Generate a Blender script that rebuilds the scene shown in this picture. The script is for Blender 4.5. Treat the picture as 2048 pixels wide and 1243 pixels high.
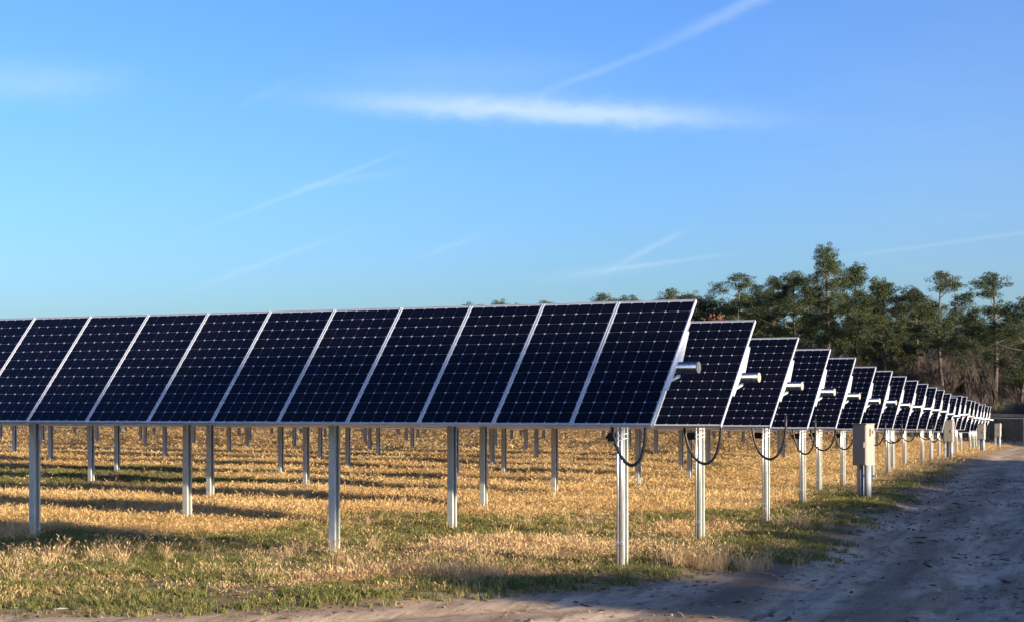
import bpy, math, random
import numpy as np
from mathutils import Vector, Matrix, Euler

# ------------------------------------------------------------------ clear
for o in list(bpy.data.objects): bpy.data.objects.remove(o)
S = bpy.context.scene
C = S.collection
rng = np.random.default_rng(7)
random.seed(7)
R = math.radians

# ------------------------------------------------------------------ layout constants
CAM_Z = 1.80
TH = 0.4888                      # bearing of the tracker rows
TILT = 0.8428                    # module tilt
PD = 0.2723                      # bearing of the line through the row ends
PITCH = 4.6866
MW, ML = 1.012, 1.965            # module pitch, module length
D2 = np.array([-math.cos(TH), math.sin(TH)])
N2 = np.array([math.sin(TH), math.cos(TH)])
E2 = np.array([math.sin(PD), math.cos(PD)])
ROW0 = np.array([1.5586, 21.903]) + N2 * math.cos(TILT) * ML / 2
ROWZ0 = -0.128 + CAM_Z + math.sin(TILT) * ML / 2
SUN_EL = R(13.0)
PHI = R(9.0)
SUN2 = -D2 * math.cos(PHI) - N2 * math.sin(PHI)      # horizontal direction to the sun
M2 = np.array([-SUN2[1], SUN2[0]])

# ------------------------------------------------------------------ camera
cam = bpy.data.cameras.new("camera")
cam.sensor_width = 36.0
cam.lens = 36.0 * 3923.3 / 2048.0
cam.shift_y = (826.0 - 621.5) / 2048.0
cam.clip_end = 20000
camo = bpy.data.objects.new("camera", cam)
camo.location = (0, 0, CAM_Z)
camo.rotation_euler = (R(90), 0, 0)
C.objects.link(camo)
S.camera = camo

# ------------------------------------------------------------------ sky + clouds
W = bpy.data.worlds.new("World")
S.world = W
W.use_nodes = True
nt = W.node_tree
for n in list(nt.nodes): nt.nodes.remove(n)
L = nt.links.new
def wn(t, **k):
    n = nt.nodes.new(t)
    for a, b in k.items(): setattr(n, a, b)
    return n
def wmath(op, a, b=None, c=None, clamp=False):
    n = wn('ShaderNodeMath', operation=op); n.use_clamp = clamp
    for i, v in enumerate((a, b, c)):
        if v is None: continue
        if isinstance(v, (int, float)): n.inputs[i].default_value = v
        else: L(v, n.inputs[i])
    return n.outputs[0]
sky = wn('ShaderNodeTexSky', sky_type='NISHITA')
sky.sun_disc = False
sky.sun_elevation = SUN_EL
sky.sun_rotation = math.atan2(SUN2[0], SUN2[1])
sky.air_density = 1.0
sky.dust_density = 1.2
sky.ozone_density = 2.5
tint = wn('ShaderNodeMix', data_type='RGBA', blend_type='MULTIPLY')
tint.inputs[0].default_value = 1.0
L(sky.outputs[0], tint.inputs[6])
tint.inputs[7].default_value = (0.070, 0.0865, 0.120, 1)
gam = wn('ShaderNodeGamma'); gam.inputs[1].default_value = 1.33
L(tint.outputs[2], gam.inputs[0])
tint2 = wn('ShaderNodeMix', data_type='RGBA', blend_type='MULTIPLY'); tint2.inputs[0].default_value = 1.0
L(gam.outputs[0], tint2.inputs[6]); tint2.inputs[7].default_value = (10, 10, 10, 1)
gm = wn('ShaderNodeTexCoord')
sep = wn('ShaderNodeSeparateXYZ'); L(gm.outputs['Generated'], sep.inputs[0])
AZ = wmath('ARCTAN2', sep.outputs[0], sep.outputs[1])
EL = wmath('ARCSINE', sep.outputs[2])
noisev = wn('ShaderNodeCombineXYZ'); L(wmath('MULTIPLY', AZ, 14.0), noisev.inputs[0]); L(wmath('MULTIPLY', EL, 60.0), noisev.inputs[1])
nz = wn('ShaderNodeTexNoise'); nz.inputs['Scale'].default_value = 1.3; nz.inputs['Detail'].default_value = 5; L(noisev.outputs[0], nz.inputs[0])
noisev2 = wn('ShaderNodeCombineXYZ'); L(wmath('MULTIPLY', AZ, 90.0), noisev2.inputs[0]); L(wmath('MULTIPLY', EL, 130.0), noisev2.inputs[1])
nz2 = wn('ShaderNodeTexNoise'); nz2.inputs['Scale'].default_value = 1.0; nz2.inputs['Detail'].default_value = 6; L(noisev2.outputs[0], nz2.inputs[0])
NZ, NZ2 = nz.outputs[0], nz2.outputs[0]
def streak(az, el, half_len, half_w, slope, amount, wob=0.25, soft=1.0, asym=1.0):
    """soft pale streak (ice cloud, also the brightening veil) around a bearing/elevation (radians)"""
    c, s = math.cos(slope), math.sin(slope)
    da = wmath('SUBTRACT', AZ, az); de = wmath('SUBTRACT', EL, el)
    u = wmath('ADD', wmath('MULTIPLY', da, c / half_len), wmath('MULTIPLY', de, s / half_len))
    v = wmath('ADD', wmath('MULTIPLY', da, -s / half_w), wmath('MULTIPLY', de, c / half_w))
    v = wmath('ADD', v, wmath('MULTIPLY', wmath('SUBTRACT', NZ2, 0.5), wob * 4))
    if asym != 1.0:
        v = wmath('MULTIPLY', v, wmath('ADD', 1.0, wmath('MULTIPLY', wmath('LESS_THAN', v, 0.0), asym - 1.0)))
    r2 = wmath('ADD', wmath('POWER', wmath('ABSOLUTE', u), 2.6), wmath('POWER', wmath('ABSOLUTE', v), 2.0))
    g = wmath('EXPONENT', wmath('MULTIPLY', r2, -1.0 * soft))
    g = wmath('MULTIPLY', g, wmath('ADD', 0.62, wmath('MULTIPLY', NZ, 0.75)))
    return wmath('MULTIPLY', g, amount)
def pa(x): return math.atan((x - 1024) / 3923.0)
def pe(x, y): return math.atan((826 - y) / math.hypot(3923.0, x - 1024))
def px_streak(x0, y0, x1, y1, w, amount, **k):
    a0, e0, a1, e1 = pa(x0), pe(x0, y0), pa(x1), pe(x1, y1)
    return streak((a0 + a1) / 2, (e0 + e1) / 2, math.hypot(a1 - a0, e1 - e0) / 2, w / 3923.0, math.atan2(e1 - e0, a1 - a0), amount, **k)
clouds_and_veil = [
    px_streak(730, 206, 1430, 238, 26, 0.56, wob=0.26, asym=1.35),
    px_streak(700, 150, 1180, 145, 40, 0.09),
    px_streak(-150, 160, 230, 165, 34, 0.17),
    px_streak(1330, 85, 1610, -45, 11, 0.18, wob=.4),
    px_streak(1070, 190, 1360, 80, 7, 0.11),
    px_streak(440, 444, 790, 309, 5, 0.13, wob=.4),
    px_streak(600, 375, 790, 345, 7, 0.09),
    px_streak(390, 577, 670, 474, 6, 0.10, wob=.4),
    px_streak(1230, 533, 1365, 464, 6, 0.17, wob=.4),
    px_streak(1190, 543, 1450, 509, 4, 0.14, wob=.4),
    px_streak(1700, 512, 2120, 455, 4, 0.10, wob=.3),
    px_streak(1080, 560, 1300, 530, 12, 0.08),
    px_streak(840, 515, 960, 470, 6, 0.08),
    px_streak(480, 215, 580, 165, 8, 0.05),
    px_streak(1500, 380, 2900, 380, 500, 0.10, wob=0.0),  # wide faint veil painted in to brighten the right side of the sky
]
tot = clouds_and_veil[0]
for c_ in clouds_and_veil[1:]: tot = wmath('ADD', tot, c_)
tot = wmath('MINIMUM', tot, 0.85)
cm = wn('ShaderNodeMix', data_type='RGBA', blend_type='MIX')
L(tot, cm.inputs[0]); L(tint2.outputs[2], cm.inputs[6]); cm.inputs[7].default_value = (3.2, 3.7, 4.2, 1)
bg = wn('ShaderNodeBackground'); bg.inputs[1].default_value = 0.10
wo = wn('ShaderNodeOutputWorld')
L(cm.outputs[2], bg.inputs[0]); L(bg.outputs[0], wo.inputs[0])

# ------------------------------------------------------------------ sun
sl = bpy.data.lights.new("sun", 'SUN')
sl.energy = 4.9
sl.angle = R(0.53)
sl.color = (1.0, 0.83, 0.60)
so = bpy.data.objects.new("sun", sl)
sd = Vector((SUN2[0] * math.cos(SUN_EL), SUN2[1] * math.cos(SUN_EL), math.sin(SUN_EL)))
so.rotation_euler = sd.to_track_quat('Z', 'Y').to_euler()
so.location = (30, -30, 40)
C.objects.link(so)
S.view_settings.view_transform = 'Standard'
S.view_settings.look = 'None'
S.view_settings.exposure = 1.44
S.cycles.use_adaptive_sampling = True; S.cycles.adaptive_threshold = 0.02; S.cycles.max_bounces = 6; S.cycles.diffuse_bounces = 3; S.cycles.glossy_bounces = 3; S.cycles.transmission_bounces = 3; S.cycles.transparent_max_bounces = 4
W.cycles.sampling_method = 'MANUAL'; W.cycles.sample_map_resolution = 256
S.view_settings.gamma = 1.0
S.view_settings.use_curve_mapping = False

# ------------------------------------------------------------------ helpers
def tag(o, label=None, cat=None, group=None, kind=None):
    if label: o['label'] = label
    if cat: o['category'] = cat
    if group: o['group'] = group
    if kind: o['kind'] = kind
    return o
class MB:
    def __init__(s): s.v = []; s.f = []; s.m = []; s.n = 0
    def add(s, v, f, m=0):
        v = [tuple(map(float, p)) for p in v]
        s.v += v; s.f += [tuple(i + s.n for i in q) for q in f]; s.m += [m] * len(f); s.n += len(v)
    def box(s, x0, x1, y0, y1, z0, z1, m=0):
        s.add([(x0,y0,z0),(x1,y0,z0),(x1,y1,z0),(x0,y1,z0),(x0,y0,z1),(x1,y0,z1),(x1,y1,z1),(x0,y1,z1)],
              [(0,3,2,1),(4,5,6,7),(0,1,5,4),(1,2,6,5),(2,3,7,6),(3,0,4,7)], m)
    def tube(s, pts, rad, k=8, m=0, cap=True):
        pts = [Vector(p) for p in pts]
        if isinstance(rad, (int, float)): rad = [rad] * len(pts)
        v = []; f = []
        ref = None
        for i, p in enumerate(pts):
            t = (pts[min(i+1, len(pts)-1)] - pts[max(i-1, 0)]).normalized()
            if ref is None: ref = t.orthogonal().normalized()
            ref = (ref - t * ref.dot(t)).normalized()
            b = t.cross(ref)
            for j in range(k):
                a = 2 * math.pi * j / k
                v.append(p + (ref * math.cos(a) + b * math.sin(a)) * rad[i])
        for i in range(len(pts) - 1):
            for j in range(k):
                f.append((i*k+j, i*k+(j+1) % k, (i+1)*k+(j+1) % k, (i+1)*k+j))
        if cap:
            f.append(tuple(range(k-1, -1, -1))); f.append(tuple(range((len(pts)-1)*k, len(pts)*k)))
        s.add(v, f, m)
    def prism(s, poly, x0, x1, m=0):        # polygon in (y,z) extruded along x
        n = len(poly)
        v = [(x0, a, b) for a, b in poly] + [(x1, a, b) for a, b in poly]
        f = [tuple(range(n-1, -1, -1)), tuple(range(n, 2*n))] + [(i, (i+1) % n, n+(i+1) % n, n+i) for i in range(n)]
        s.add(v, f, m)
    def mesh(s, name, mats, smooth=False):
        me = bpy.data.meshes.new(name)
        me.from_pydata(s.v, [], s.f)
        for m in mats: me.materials.append(m)
        if len(mats) > 1: me.polygons.foreach_set('material_index', s.m)
        if smooth: me.polygons.foreach_set('use_smooth', [True] * len(me.polygons))
        me.update()
        return me
def link(name, me, parent=None, loc=(0,0,0), rot=(0,0,0), scale=None):
    o = bpy.data.objects.new(name, me)
    C.objects.link(o)
    o.location = loc; o.rotation_euler = rot
    if scale is not None: o.scale = scale
    if parent is not None: o.parent = parent
    return o
def np_mesh(name, V, F, mats, mi=None, smooth=False):
    """V (n,3), F (m,k) equal-sized faces"""
    me = bpy.data.meshes.new(name)
    V = np.asarray(V, np.float32); F = np.asarray(F, np.int32)
    k = F.shape[1]
    me.vertices.add(len(V)); me.vertices.foreach_set('co', V.ravel())
    me.loops.add(F.size); me.loops.foreach_set('vertex_index', F.ravel())
    me.polygons.add(len(F)); me.polygons.foreach_set('loop_start', np.arange(0, F.size, k, dtype=np.int32))
    for m in mats: me.materials.append(m)
    if mi is not None: me.polygons.foreach_set('material_index', np.asarray(mi, np.int32))
    if smooth: me.polygons.foreach_set('use_smooth', np.ones(len(F), bool))
    me.update(calc_edges=True)
    return me

# ------------------------------------------------------------------ materials
def mat(name):
    m = bpy.data.materials.new(name); m.use_nodes = True
    t = m.node_tree
    return m, t, t.nodes['Principled BSDF']
def nd(t, ty, **k):
    n = t.nodes.new(ty)
    for a, b in k.items(): setattr(n, a, b)
    return n
def noise(t, scale, detail=4, rough=0.55, coord='Object', vec=None):
    n = nd(t, 'ShaderNodeTexNoise'); n.inputs['Scale'].default_value = scale
    n.inputs['Detail'].default_value = detail; n.inputs['Roughness'].default_value = rough
    if vec is None:
        vec = nd(t, 'ShaderNodeTexCoord').outputs[coord]
    t.links.new(vec, n.inputs['Vector'])
    return n.outputs[0]
def ramp(t, fac, stops):
    r = nd(t, 'ShaderNodeValToRGB'); t.links.new(fac, r.inputs[0])
    el = r.color_ramp.elements
    while len(el) < len(stops): el.new(0.5)
    for e, (p, c) in zip(el, stops):
        e.position = p; e.color = (*c, 1) if len(c) == 3 else c
    return r.outputs[0]
def mixc(t, fac, a, b, mode='MIX'):
    n = nd(t, 'ShaderNodeMix', data_type='RGBA', blend_type=mode)
    for i, v in ((0, fac), (6, a), (7, b)):
        if isinstance(v, (int, float)): n.inputs[i].default_value = v
        elif isinstance(v, tuple): n.inputs[i].default_value = (*v, 1)
        else: t.links.new(v, n.inputs[i])
    return n.outputs[2]
def mathn(t, op, a, b=None, clamp=False):
    n = nd(t, 'ShaderNodeMath', operation=op); n.use_clamp = clamp
    for i, v in enumerate((a, b)):
        if v is None: continue
        if isinstance(v, (int, float)): n.inputs[i].default_value = v
        else: t.links.new(v, n.inputs[i])
    return n.outputs[0]
def bump(t, p, h, strength, dist):
    b = nd(t, 'ShaderNodeBump'); b.inputs['Strength'].default_value = strength; b.inputs['Distance'].default_value = dist
    t.links.new(h, b.inputs['Height']); t.links.new(b.outputs[0], p.inputs['Normal'])

def metal(name, col, rough, metallic=0.75, var=0.25, scale=18):
    m, t, p = mat(name)
    n = noise(t, scale, 5)
    n2 = noise(t, scale * 0.12, 3)
    f = mathn(t, 'ADD', mathn(t, 'MULTIPLY', n, 0.5), mathn(t, 'MULTIPLY', n2, 0.5))
    a = tuple(c * (1 - var) for c in col); b = tuple(min(1, c * (1 + var)) for c in col)
    t.links.new(ramp(t, f, [(0.3, a), (0.7, b)]), p.inputs['Base Color'])
    p.inputs['Metallic'].default_value = metallic
    t.links.new(mathn(t, 'ADD', mathn(t, 'MULTIPLY', n, 0.2), rough - 0.1), p.inputs['Roughness'])
    return m
M_ALU = metal('anodised_aluminium', (0.74, 0.77, 0.82), 0.33, 0.50, 0.06, 30)
M_GALV = metal('galvanised_steel', (0.52, 0.55, 0.53), 0.46, 0.35, 0.24, 16)
M_TUBE = metal('galvanised_tube', (0.22, 0.24, 0.26), 0.26, 1.0, 0.18, 14)
M_CAP = metal('tube_end_cap', (0.36, 0.34, 0.29), 0.55, 0.1, 0.1, 20)
M_EMT = metal('conduit_metal', (0.72, 0.72, 0.74), 0.30, 0.8, 0.10, 25)
M_BOX = metal('enclosure_paint', (0.29, 0.27, 0.235), 0.5, 0.0, 0.14, 6)
M_FENCE = metal('fence_galvanised', (0.30, 0.31, 0.32), 0.5, 0.5, 0.15, 8)

m, t, p = mat('black_cable'); M_CABLE = m
p.inputs['Base Color'].default_value = (0.012, 0.012, 0.013, 1); p.inputs['Roughness'].default_value = 0.5
m, t, p = mat('pvc_blue_grey'); M_PVC = m
n = noise(t, 7, 4); t.links.new(ramp(t, n, [(0.3, (0.22, 0.25, 0.28)), (0.75, (0.33, 0.36, 0.39))]), p.inputs['Base Color']); p.inputs['Roughness'].default_value = 0.55
m, t, p = mat('white_cable_tie'); M_TIE = m
p.inputs['Base Color'].default_value = (0.75, 0.74, 0.70, 1); p.inputs['Roughness'].default_value = 0.45
m, t, p = mat('white_backsheet'); M_BACK = m
p.inputs['Base Color'].default_value = (0.40, 0.43, 0.48, 1); p.inputs['Roughness'].default_value = 0.35
p.inputs['Coat Weight'].default_value = 1.0; p.inputs['Coat Roughness'].default_value = 0.05; p.inputs['Coat IOR'].default_value = 1.36
m, t, p = mat('underside_film'); M_UNDER = m
p.inputs['Base Color'].default_value = (0.55, 0.56, 0.58, 1); p.inputs['Roughness'].default_value = 0.6
m, t, p = mat('red_label'); M_RED = m
p.inputs['Base Color'].default_value = (0.45, 0.05, 0.03, 1); p.inputs['Roughness'].default_value = 0.5

m, t, p = mat('silicon_cell'); M_CELL = m
g = nd(t, 'ShaderNodeNewGeometry'); oi = nd(t, 'ShaderNodeObjectInfo')
rn = mathn(t, 'FRACT', mathn(t, 'ADD', g.outputs['Random Per Island'], oi.outputs['Random']))
col = ramp(t, rn, [(0.0, (0.0012, 0.0019, 0.0050)), (0.5, (0.0018, 0.0022, 0.0060)), (0.8, (0.0022, 0.0020, 0.0064)), (1.0, (0.0032, 0.0024, 0.0070))])
dust = noise(t, 1.7, 5, 0.6, 'Generated')
dust2 = noise(t, 0.55, 4, 0.6, vec=g.outputs['Position'])
dfac = mathn(t, 'MULTIPLY', ramp(t, mathn(t, 'MULTIPLY', mathn(t, 'ADD', dust, dust2), 0.5), [(0.40, (0, 0, 0)), (0.75, (1, 1, 1))]), 0.012)
t.links.new(mixc(t, dfac, col, (0.30, 0.27, 0.22)), p.inputs['Base Color'])
p.inputs['Roughness'].default_value = 0.28
p.inputs['Specular IOR Level'].default_value = 0.08
p.inputs['Coat Weight'].default_value = 1.0; p.inputs['Coat IOR'].default_value = 1.24
t.links.new(mathn(t, 'ADD', 0.03, mathn(t, 'MULTIPLY', dust2, 0.06)), p.inputs['Coat Roughness'])

# far modules that stand hidden behind the front row: cells come from the material
m, t, p = mat('module_glass_far'); M_FAR = m
br = nd(t, 'ShaderNodeTexBrick'); br.offset = 0.0
uvn = nd(t, 'ShaderNodeUVMap')
t.links.new(uvn.outputs[0], br.inputs['Vector'])
br.inputs['Color1'].default_value = (0.003, 0.0036, 0.010, 1); br.inputs['Color2'].default_value = (0.004, 0.0036, 0.011, 1)
br.inputs['Mortar'].default_value = (0.5, 0.52, 0.56, 1); br.inputs['Scale'].default_value = 1.0
br.inputs['Mortar Size'].default_value = 0.012; br.inputs['Brick Width'].default_value = 1.0; br.inputs['Row Height'].default_value = 1.0
t.links.new(br.outputs[0], p.inputs['Base Color'])
p.inputs['Roughness'].default_value = 0.25; p.inputs['Coat Weight'].default_value = 1.0; p.inputs['Coat IOR'].default_value = 1.33

# ------------------------------------------------------------------ ground shape
GI = np.array([-6, -2, 0, 4, 8, 13, 20, 29, 45, 90.])
GT = np.array([-12, 0, 5, 10, 20, 40, 90.])
GZ = np.array([
    # t=-12  0     5     10    20    40    90
    [-.02, -.02, -.02, -.02,  .00,  .05,  .05],
    [-.02, -.02, -.01,  .00,  .03,  .10,  .10],
    [ .00,  .00,  .04,  .07,  .17,  .28,  .30],
    [ .10,  .13,  .18,  .25,  .33,  .45,  .45],
    [ .04,  .08,  .28,  .36,  .46,  .60,  .60],
    [-.08, -.06,  .28,  .45,  .58,  .70,  .70],
    [-.24, -.20,  .20,  .50,  .62,  .70,  .70],
    [-.72, -.70, -.40,  .10,  .45,  .60,  .60],
    [-.90, -.90, -.80, -.40,  .00,  .30,  .40],
    [-.90, -.90, -.80, -.60, -.30,  .00,  .00]])
INV = np.linalg.inv(np.array([E2, D2]).T)
def st(X, Y):
    X = np.asarray(X, float); Y = np.asarray(Y, float)
    a = X - ROW0[0]; b = Y - ROW0[1]
    return INV[0,0]*a + INV[0,1]*b, INV[1,0]*a + INV[1,1]*b
def hashn(ix, iy, seed):
    h = np.sin(ix * 127.1 + iy * 311.7 + seed * 74.7) * 43758.5453
    return h - np.floor(h)
def vnoise(X, Y, scale, seed=0):
    x = np.asarray(X, float) * scale; y = np.asarray(Y, float) * scale
    ix = np.floor(x); iy = np.floor(y); fx = x - ix; fy = y - iy
    fx = fx*fx*(3-2*fx); fy = fy*fy*(3-2*fy)
    a = hashn(ix, iy, seed); b = hashn(ix+1, iy, seed); c = hashn(ix, iy+1, seed); d = hashn(ix+1, iy+1, seed)
    return (a*(1-fx) + b*fx)*(1-fy) + (c*(1-fx) + d*fx)*fy
def fbm(X, Y, scale, seed=0, octv=4):
    r = 0; a = 0.5; tot_ = 0
    for k in range(octv):
        r = r + a * vnoise(X, Y, scale * 2**k, seed + k*3.1); tot_ += a; a *= 0.5
    return r / tot_
def sstep(a, b, x):
    u = np.clip((x - a) / (b - a), 0, 1); return u*u*(3-2*u)
def ground_base(X, Y):
    s, t_ = st(X, Y)
    i = np.clip(s / PITCH, GI[0], GI[-1]); t_ = np.clip(t_, GT[0], GT[-1])
    a = np.clip(np.searchsorted(GI, i) - 1, 0, len(GI)-2); b = np.clip(np.searchsorted(GT, t_) - 1, 0, len(GT)-2)
    u = (i - GI[a]) / (GI[a+1] - GI[a]); v = (t_ - GT[b]) / (GT[b+1] - GT[b])
    u = u*u*(3-2*u) * .5 + u * .5; v = v*v*(3-2*v) * .5 + v * .5
    return (GZ[a,b]*(1-u) + GZ[a+1,b]*u)*(1-v) + (GZ[a,b+1]*(1-u) + GZ[a+1,b+1]*u)*v
# road: signed distance into the road (positive = on the road)
CX = np.array([-60, -20, -8, -4, -1.8, 0.2, 1.8, 3.0])
CY = np.array([15.9, 17.1, 17.8, 18.2, 18.8, 20.1, 21.9, 24.4])
def road_in(X, Y):
    s, t_ = st(X, Y)
    perp = -t_ * (D2[0]*-E2[1] + D2[1]*E2[0]) * -1.0    # metres to the right of the row-end line
    perp = (np.asarray(X, float) - ROW0[0]) * E2[1] - (np.asarray(Y, float) - ROW0[1]) * E2[0]
    wob = (fbm(X, Y, 0.35, 11) - 0.5) * 1.3
    right_leg = np.minimum(perp - 1.0, 4.45 + 0.02 * np.clip(s, 0, 100) - perp)
    yb = np.interp(X, CX, CY)
    front = np.minimum(yb - Y, Y - (yb - 8.5)) * 0.95
    front = np.where(perp > 4.6, -9, front)
    return np.maximum(right_leg, front) + wob * 0.55
def rut_depth(X, Y):
    perp = (np.asarray(X, float) - ROW0[0]) * E2[1] - (np.asarray(Y, float) - ROW0[1]) * E2[0]
    s, t_ = st(X, Y)
    w = (fbm(X, Y, 0.06, 5, 2) - 0.5) * .6
    r = 0
    for c, wd, dp in ((1.75, .26, .032), (3.35, .28, .036), (2.08, .10, -.010), (3.02, .10, -.010)):
        r = r + dp * np.exp(-((perp + w - c) / wd)**2)
    yb = np.interp(X, CX, CY)
    for c, wd, dp in ((1.4, .25, .03), (3.1, .25, .03)):
        r = r + dp * np.exp(-((yb - Y + w - c) / wd)**2) * sstep(1.2, -.5, perp)
    return r
def ground_z(X, Y, fine=True):
    z = ground_base(X, Y)
    if fine:
        rd = sstep(-0.4, 0.6, road_in(X, Y))
        z = z + (fbm(X, Y, 0.5, 2, 3) - 0.5) * 0.10 * (1 - .96*rd)
        z = z - rd * 0.05 - rut_depth(X, Y) * rd
        near = sstep(60, 30, np.asarray(Y, float))
        z = z + near * ((fbm(X, Y, 2.2, 8, 3) - 0.5) * 0.055 * (1 - .96*rd) + (vnoise(X, Y, 6.0, 4) - 0.5) * 0.022 * (1 - .86*rd))
    return z
def gz(x, y): return float(ground_z(np.array([x]), np.array([y]))[0])

# ground grid (finer near the road), split into field and road
def axis(segs):
    out = []
    for a, b, stp in segs: out.append(np.arange(a, b, stp))
    return np.concatenate(out)
gx = np.concatenate([-np.geomspace(3000, 60, 22), axis([(-55, -15, 2.0), (-15, -10, .3), (-10, 16, .105), (16, 36, .45), (36, 70, 2.0)]), np.geomspace(70, 3000, 24)])
gy = np.concatenate([-np.geomspace(1500, 14, 16), axis([(-12, 14, 1.0), (14, 16, .25), (16, 34, .105), (34, 60, .25), (60, 130, .9), (130, 200, 2.5)]), np.geomspace(200, 6000, 30)])
GXX, GYY = np.meshgrid(gx, gy)
GZZ = ground_z(GXX.ravel(), GYY.ravel())
V = np.stack([GXX.ravel(), GYY.ravel(), GZZ], 1)
nx, ny = len(gx), len(gy)
ii, jj = np.meshgrid(np.arange(nx-1), np.arange(ny-1))
a = (jj*nx + ii).ravel()
F = np.stack([a, a+1, a+nx+1, a+nx], 1)
cxm = V[F].mean(1)
ROADV = road_in(V[:,0], V[:,1])
# field mask for vegetation soil colour
def greenness(X, Y):
    s, t_ = st(X, Y)
    yb = np.interp(X, CX, CY)
    r = road_in(X, Y)
    qf = (np.asarray(Y, float) - yb)
    edge = sstep(2.6, 0.8, -r + (fbm(X, Y, .6, 21) - .5) * 1.6) * sstep(75, 30, np.asarray(Y, float))
    frontband = sstep(5.6, 3.6, qf + (fbm(X, Y, .5, 31) - .5) * 3.6 + np.clip((X + 5.5), 0, 7) * 0.62) * sstep(-1.2, .1, qf) * (X < 2.2)
    patches = sstep(.52, .66, fbm(X * .6, Y, .16, 41, 3)) * sstep(75, 40, np.asarray(Y, float)) * .75
    return np.clip(np.maximum(np.maximum(edge, frontband), patches), 0, 1)
GREENV = greenness(V[:,0], V[:,1])
def debris(X, Y):
    perp = (X - ROW0[0]) * E2[1] - (Y - ROW0[1]) * E2[0]
    w = (fbm(X, Y, 0.06, 5, 2) - 0.5) * .6
    br_ = sstep(.25, .6, fbm(X * 2.2, Y * .35, .5, 17))
    r_ = 0
    for c, wd, am in ((1.05, .38, 1.0), (2.52, .26, .85), (4.15, .38, .9)):
        r_ = np.maximum(r_, am * np.exp(-((perp + w - c) / wd)**2))
    yb = np.interp(X, CX, CY)
    fr = np.maximum(np.exp(-((yb - Y - .1) / .55)**2), .8 * np.exp(-((yb - Y - 2.2) / .3)**2)) * sstep(1.5, -.5, perp)
    return np.clip(np.maximum(r_ * sstep(-2.5, -1.0, perp - 2), fr) * (.35 + .65 * br_), 0, 1)
DEBV = debris(V[:,0], V[:,1])

m, t, p = mat('dirt_and_soil'); M_GROUND = m
pos = nd(t, 'ShaderNodeNewGeometry').outputs['Position']
at = nd(t, 'ShaderNodeAttribute', attribute_name='road').outputs['Fac']
ag = nd(t, 'ShaderNodeAttribute', attribute_name='green').outputs['Fac']
n1 = noise(t, 0.55, 6, 0.6, vec=pos); n2 = noise(t, 5.0, 6, 0.65, vec=pos); n3 = noise(t, 38.0, 4, 0.6, vec=pos)
def along(sx, sy, det, rough):
    mp = nd(t, 'ShaderNodeMapping', vector_type='TEXTURE'); t.links.new(pos, mp.inputs[0])
    mp.inputs['Rotation'].default_value = (0, 0, -PD); mp.inputs['Scale'].default_value = (sx, sy, 1)
    return noise(t, 1.0, det, rough, vec=mp.outputs[0])
nst = along(.75, 5.5, 5, .62); nst2 = along(.16, 1.1, 5, .65)
n4 = noise(t, 110.0, 3, 0.6, vec=pos)
sand = ramp(t, n1, [(0.30, (0.47, 0.345, 0.23)), (0.50, (0.57, 0.43, 0.295)), (0.70, (0.65, 0.51, 0.365))])
sand = mixc(t, ramp(t, nst, [(0.43, (0, 0, 0)), (0.58, (0.85, 0.85, 0.85))]), sand, (0.29, 0.20, 0.128))
sand = mixc(t, ramp(t, nst2, [(0.50, (0, 0, 0)), (0.66, (0.8, 0.8, 0.8))]), sand, (0.17, 0.115, 0.072))
sand = mixc(t, ramp(t, n2, [(0.54, (0, 0, 0)), (0.66, (0.7, 0.7, 0.7))]), sand, (0.20, 0.140, 0.092))
sand = mixc(t, ramp(t, n3, [(0.55, (0, 0, 0)), (0.68, (0.8, 0.8, 0.8))]), sand, (0.10, 0.068, 0.044))
sand = mixc(t, ramp(t, n4, [(0.56, (0, 0, 0)), (0.68, (0.6, 0.6, 0.6))]), sand, (0.60, 0.50, 0.38))
adb = nd(t, 'ShaderNodeAttribute', attribute_name='debris').outputs['Fac']
sand = mixc(t, mathn(t, 'MULTIPLY', adb, ramp(t, n3, [(0.30, (0.55, 0.55, 0.55)), (0.6, (1, 1, 1))])), sand, (0.155, 0.108, 0.068))
soil = ramp(t, n2, [(0.3, (0.13, 0.085, 0.042)), (0.55, (0.30, 0.205, 0.10)), (0.75, (0.46, 0.33, 0.165))])
soil = mixc(t, mathn(t, 'MULTIPLY', ag, ramp(t, n3, [(0.4, (0.3, 0.3, 0.3)), (0.7, (0.8, 0.8, 0.8))])), soil, (0.060, 0.080, 0.022))
rf = ramp(t, mathn(t, 'ADD', at, mathn(t, 'MULTIPLY', mathn(t, 'SUBTRACT', n2, 0.5), 0.7)), [(0.35, (0, 0, 0)), (0.68, (1, 1, 1))])
t.links.new(mixc(t, rf, soil, sand), p.inputs['Base Color'])
p.inputs['Roughness'].default_value = 0.95; p.inputs['Specular IOR Level'].default_value = 0.15
hb = mathn(t, 'ADD', mathn(t, 'MULTIPLY', n2, 0.22), mathn(t, 'ADD', mathn(t, 'MULTIPLY', n3, 0.35), mathn(t, 'MULTIPLY', n4, 0.25)))
bump(t, p, hb, 0.55, 0.035)

def split_ground(name, mask, kind='structure'):
    f = F[mask]
    used = np.unique(f); remap = np.full(len(V), -1); remap[used] = np.arange(len(used))
    me = np_mesh(name, V[used], remap[f], [M_GROUND], smooth=True)
    for an, arr in (('road', np.clip(ROADV[used] * 0.55 + .5, 0, 1)), ('green', GREENV[used]), ('debris', DEBV[used])):
        A = me.attributes.new(an, 'FLOAT', 'POINT'); A.data.foreach_set('value', arr.astype(np.float32))
    o = link(name, me); o['kind'] = kind
    return o
rmask = (road_in(cxm[:,0], cxm[:,1]) > 0.15) & (cxm[:,1] < 160) & (np.abs(cxm[:,0]) < 62)
split_ground('ground', ~rmask)
split_ground('dirt_road', rmask)

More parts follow.
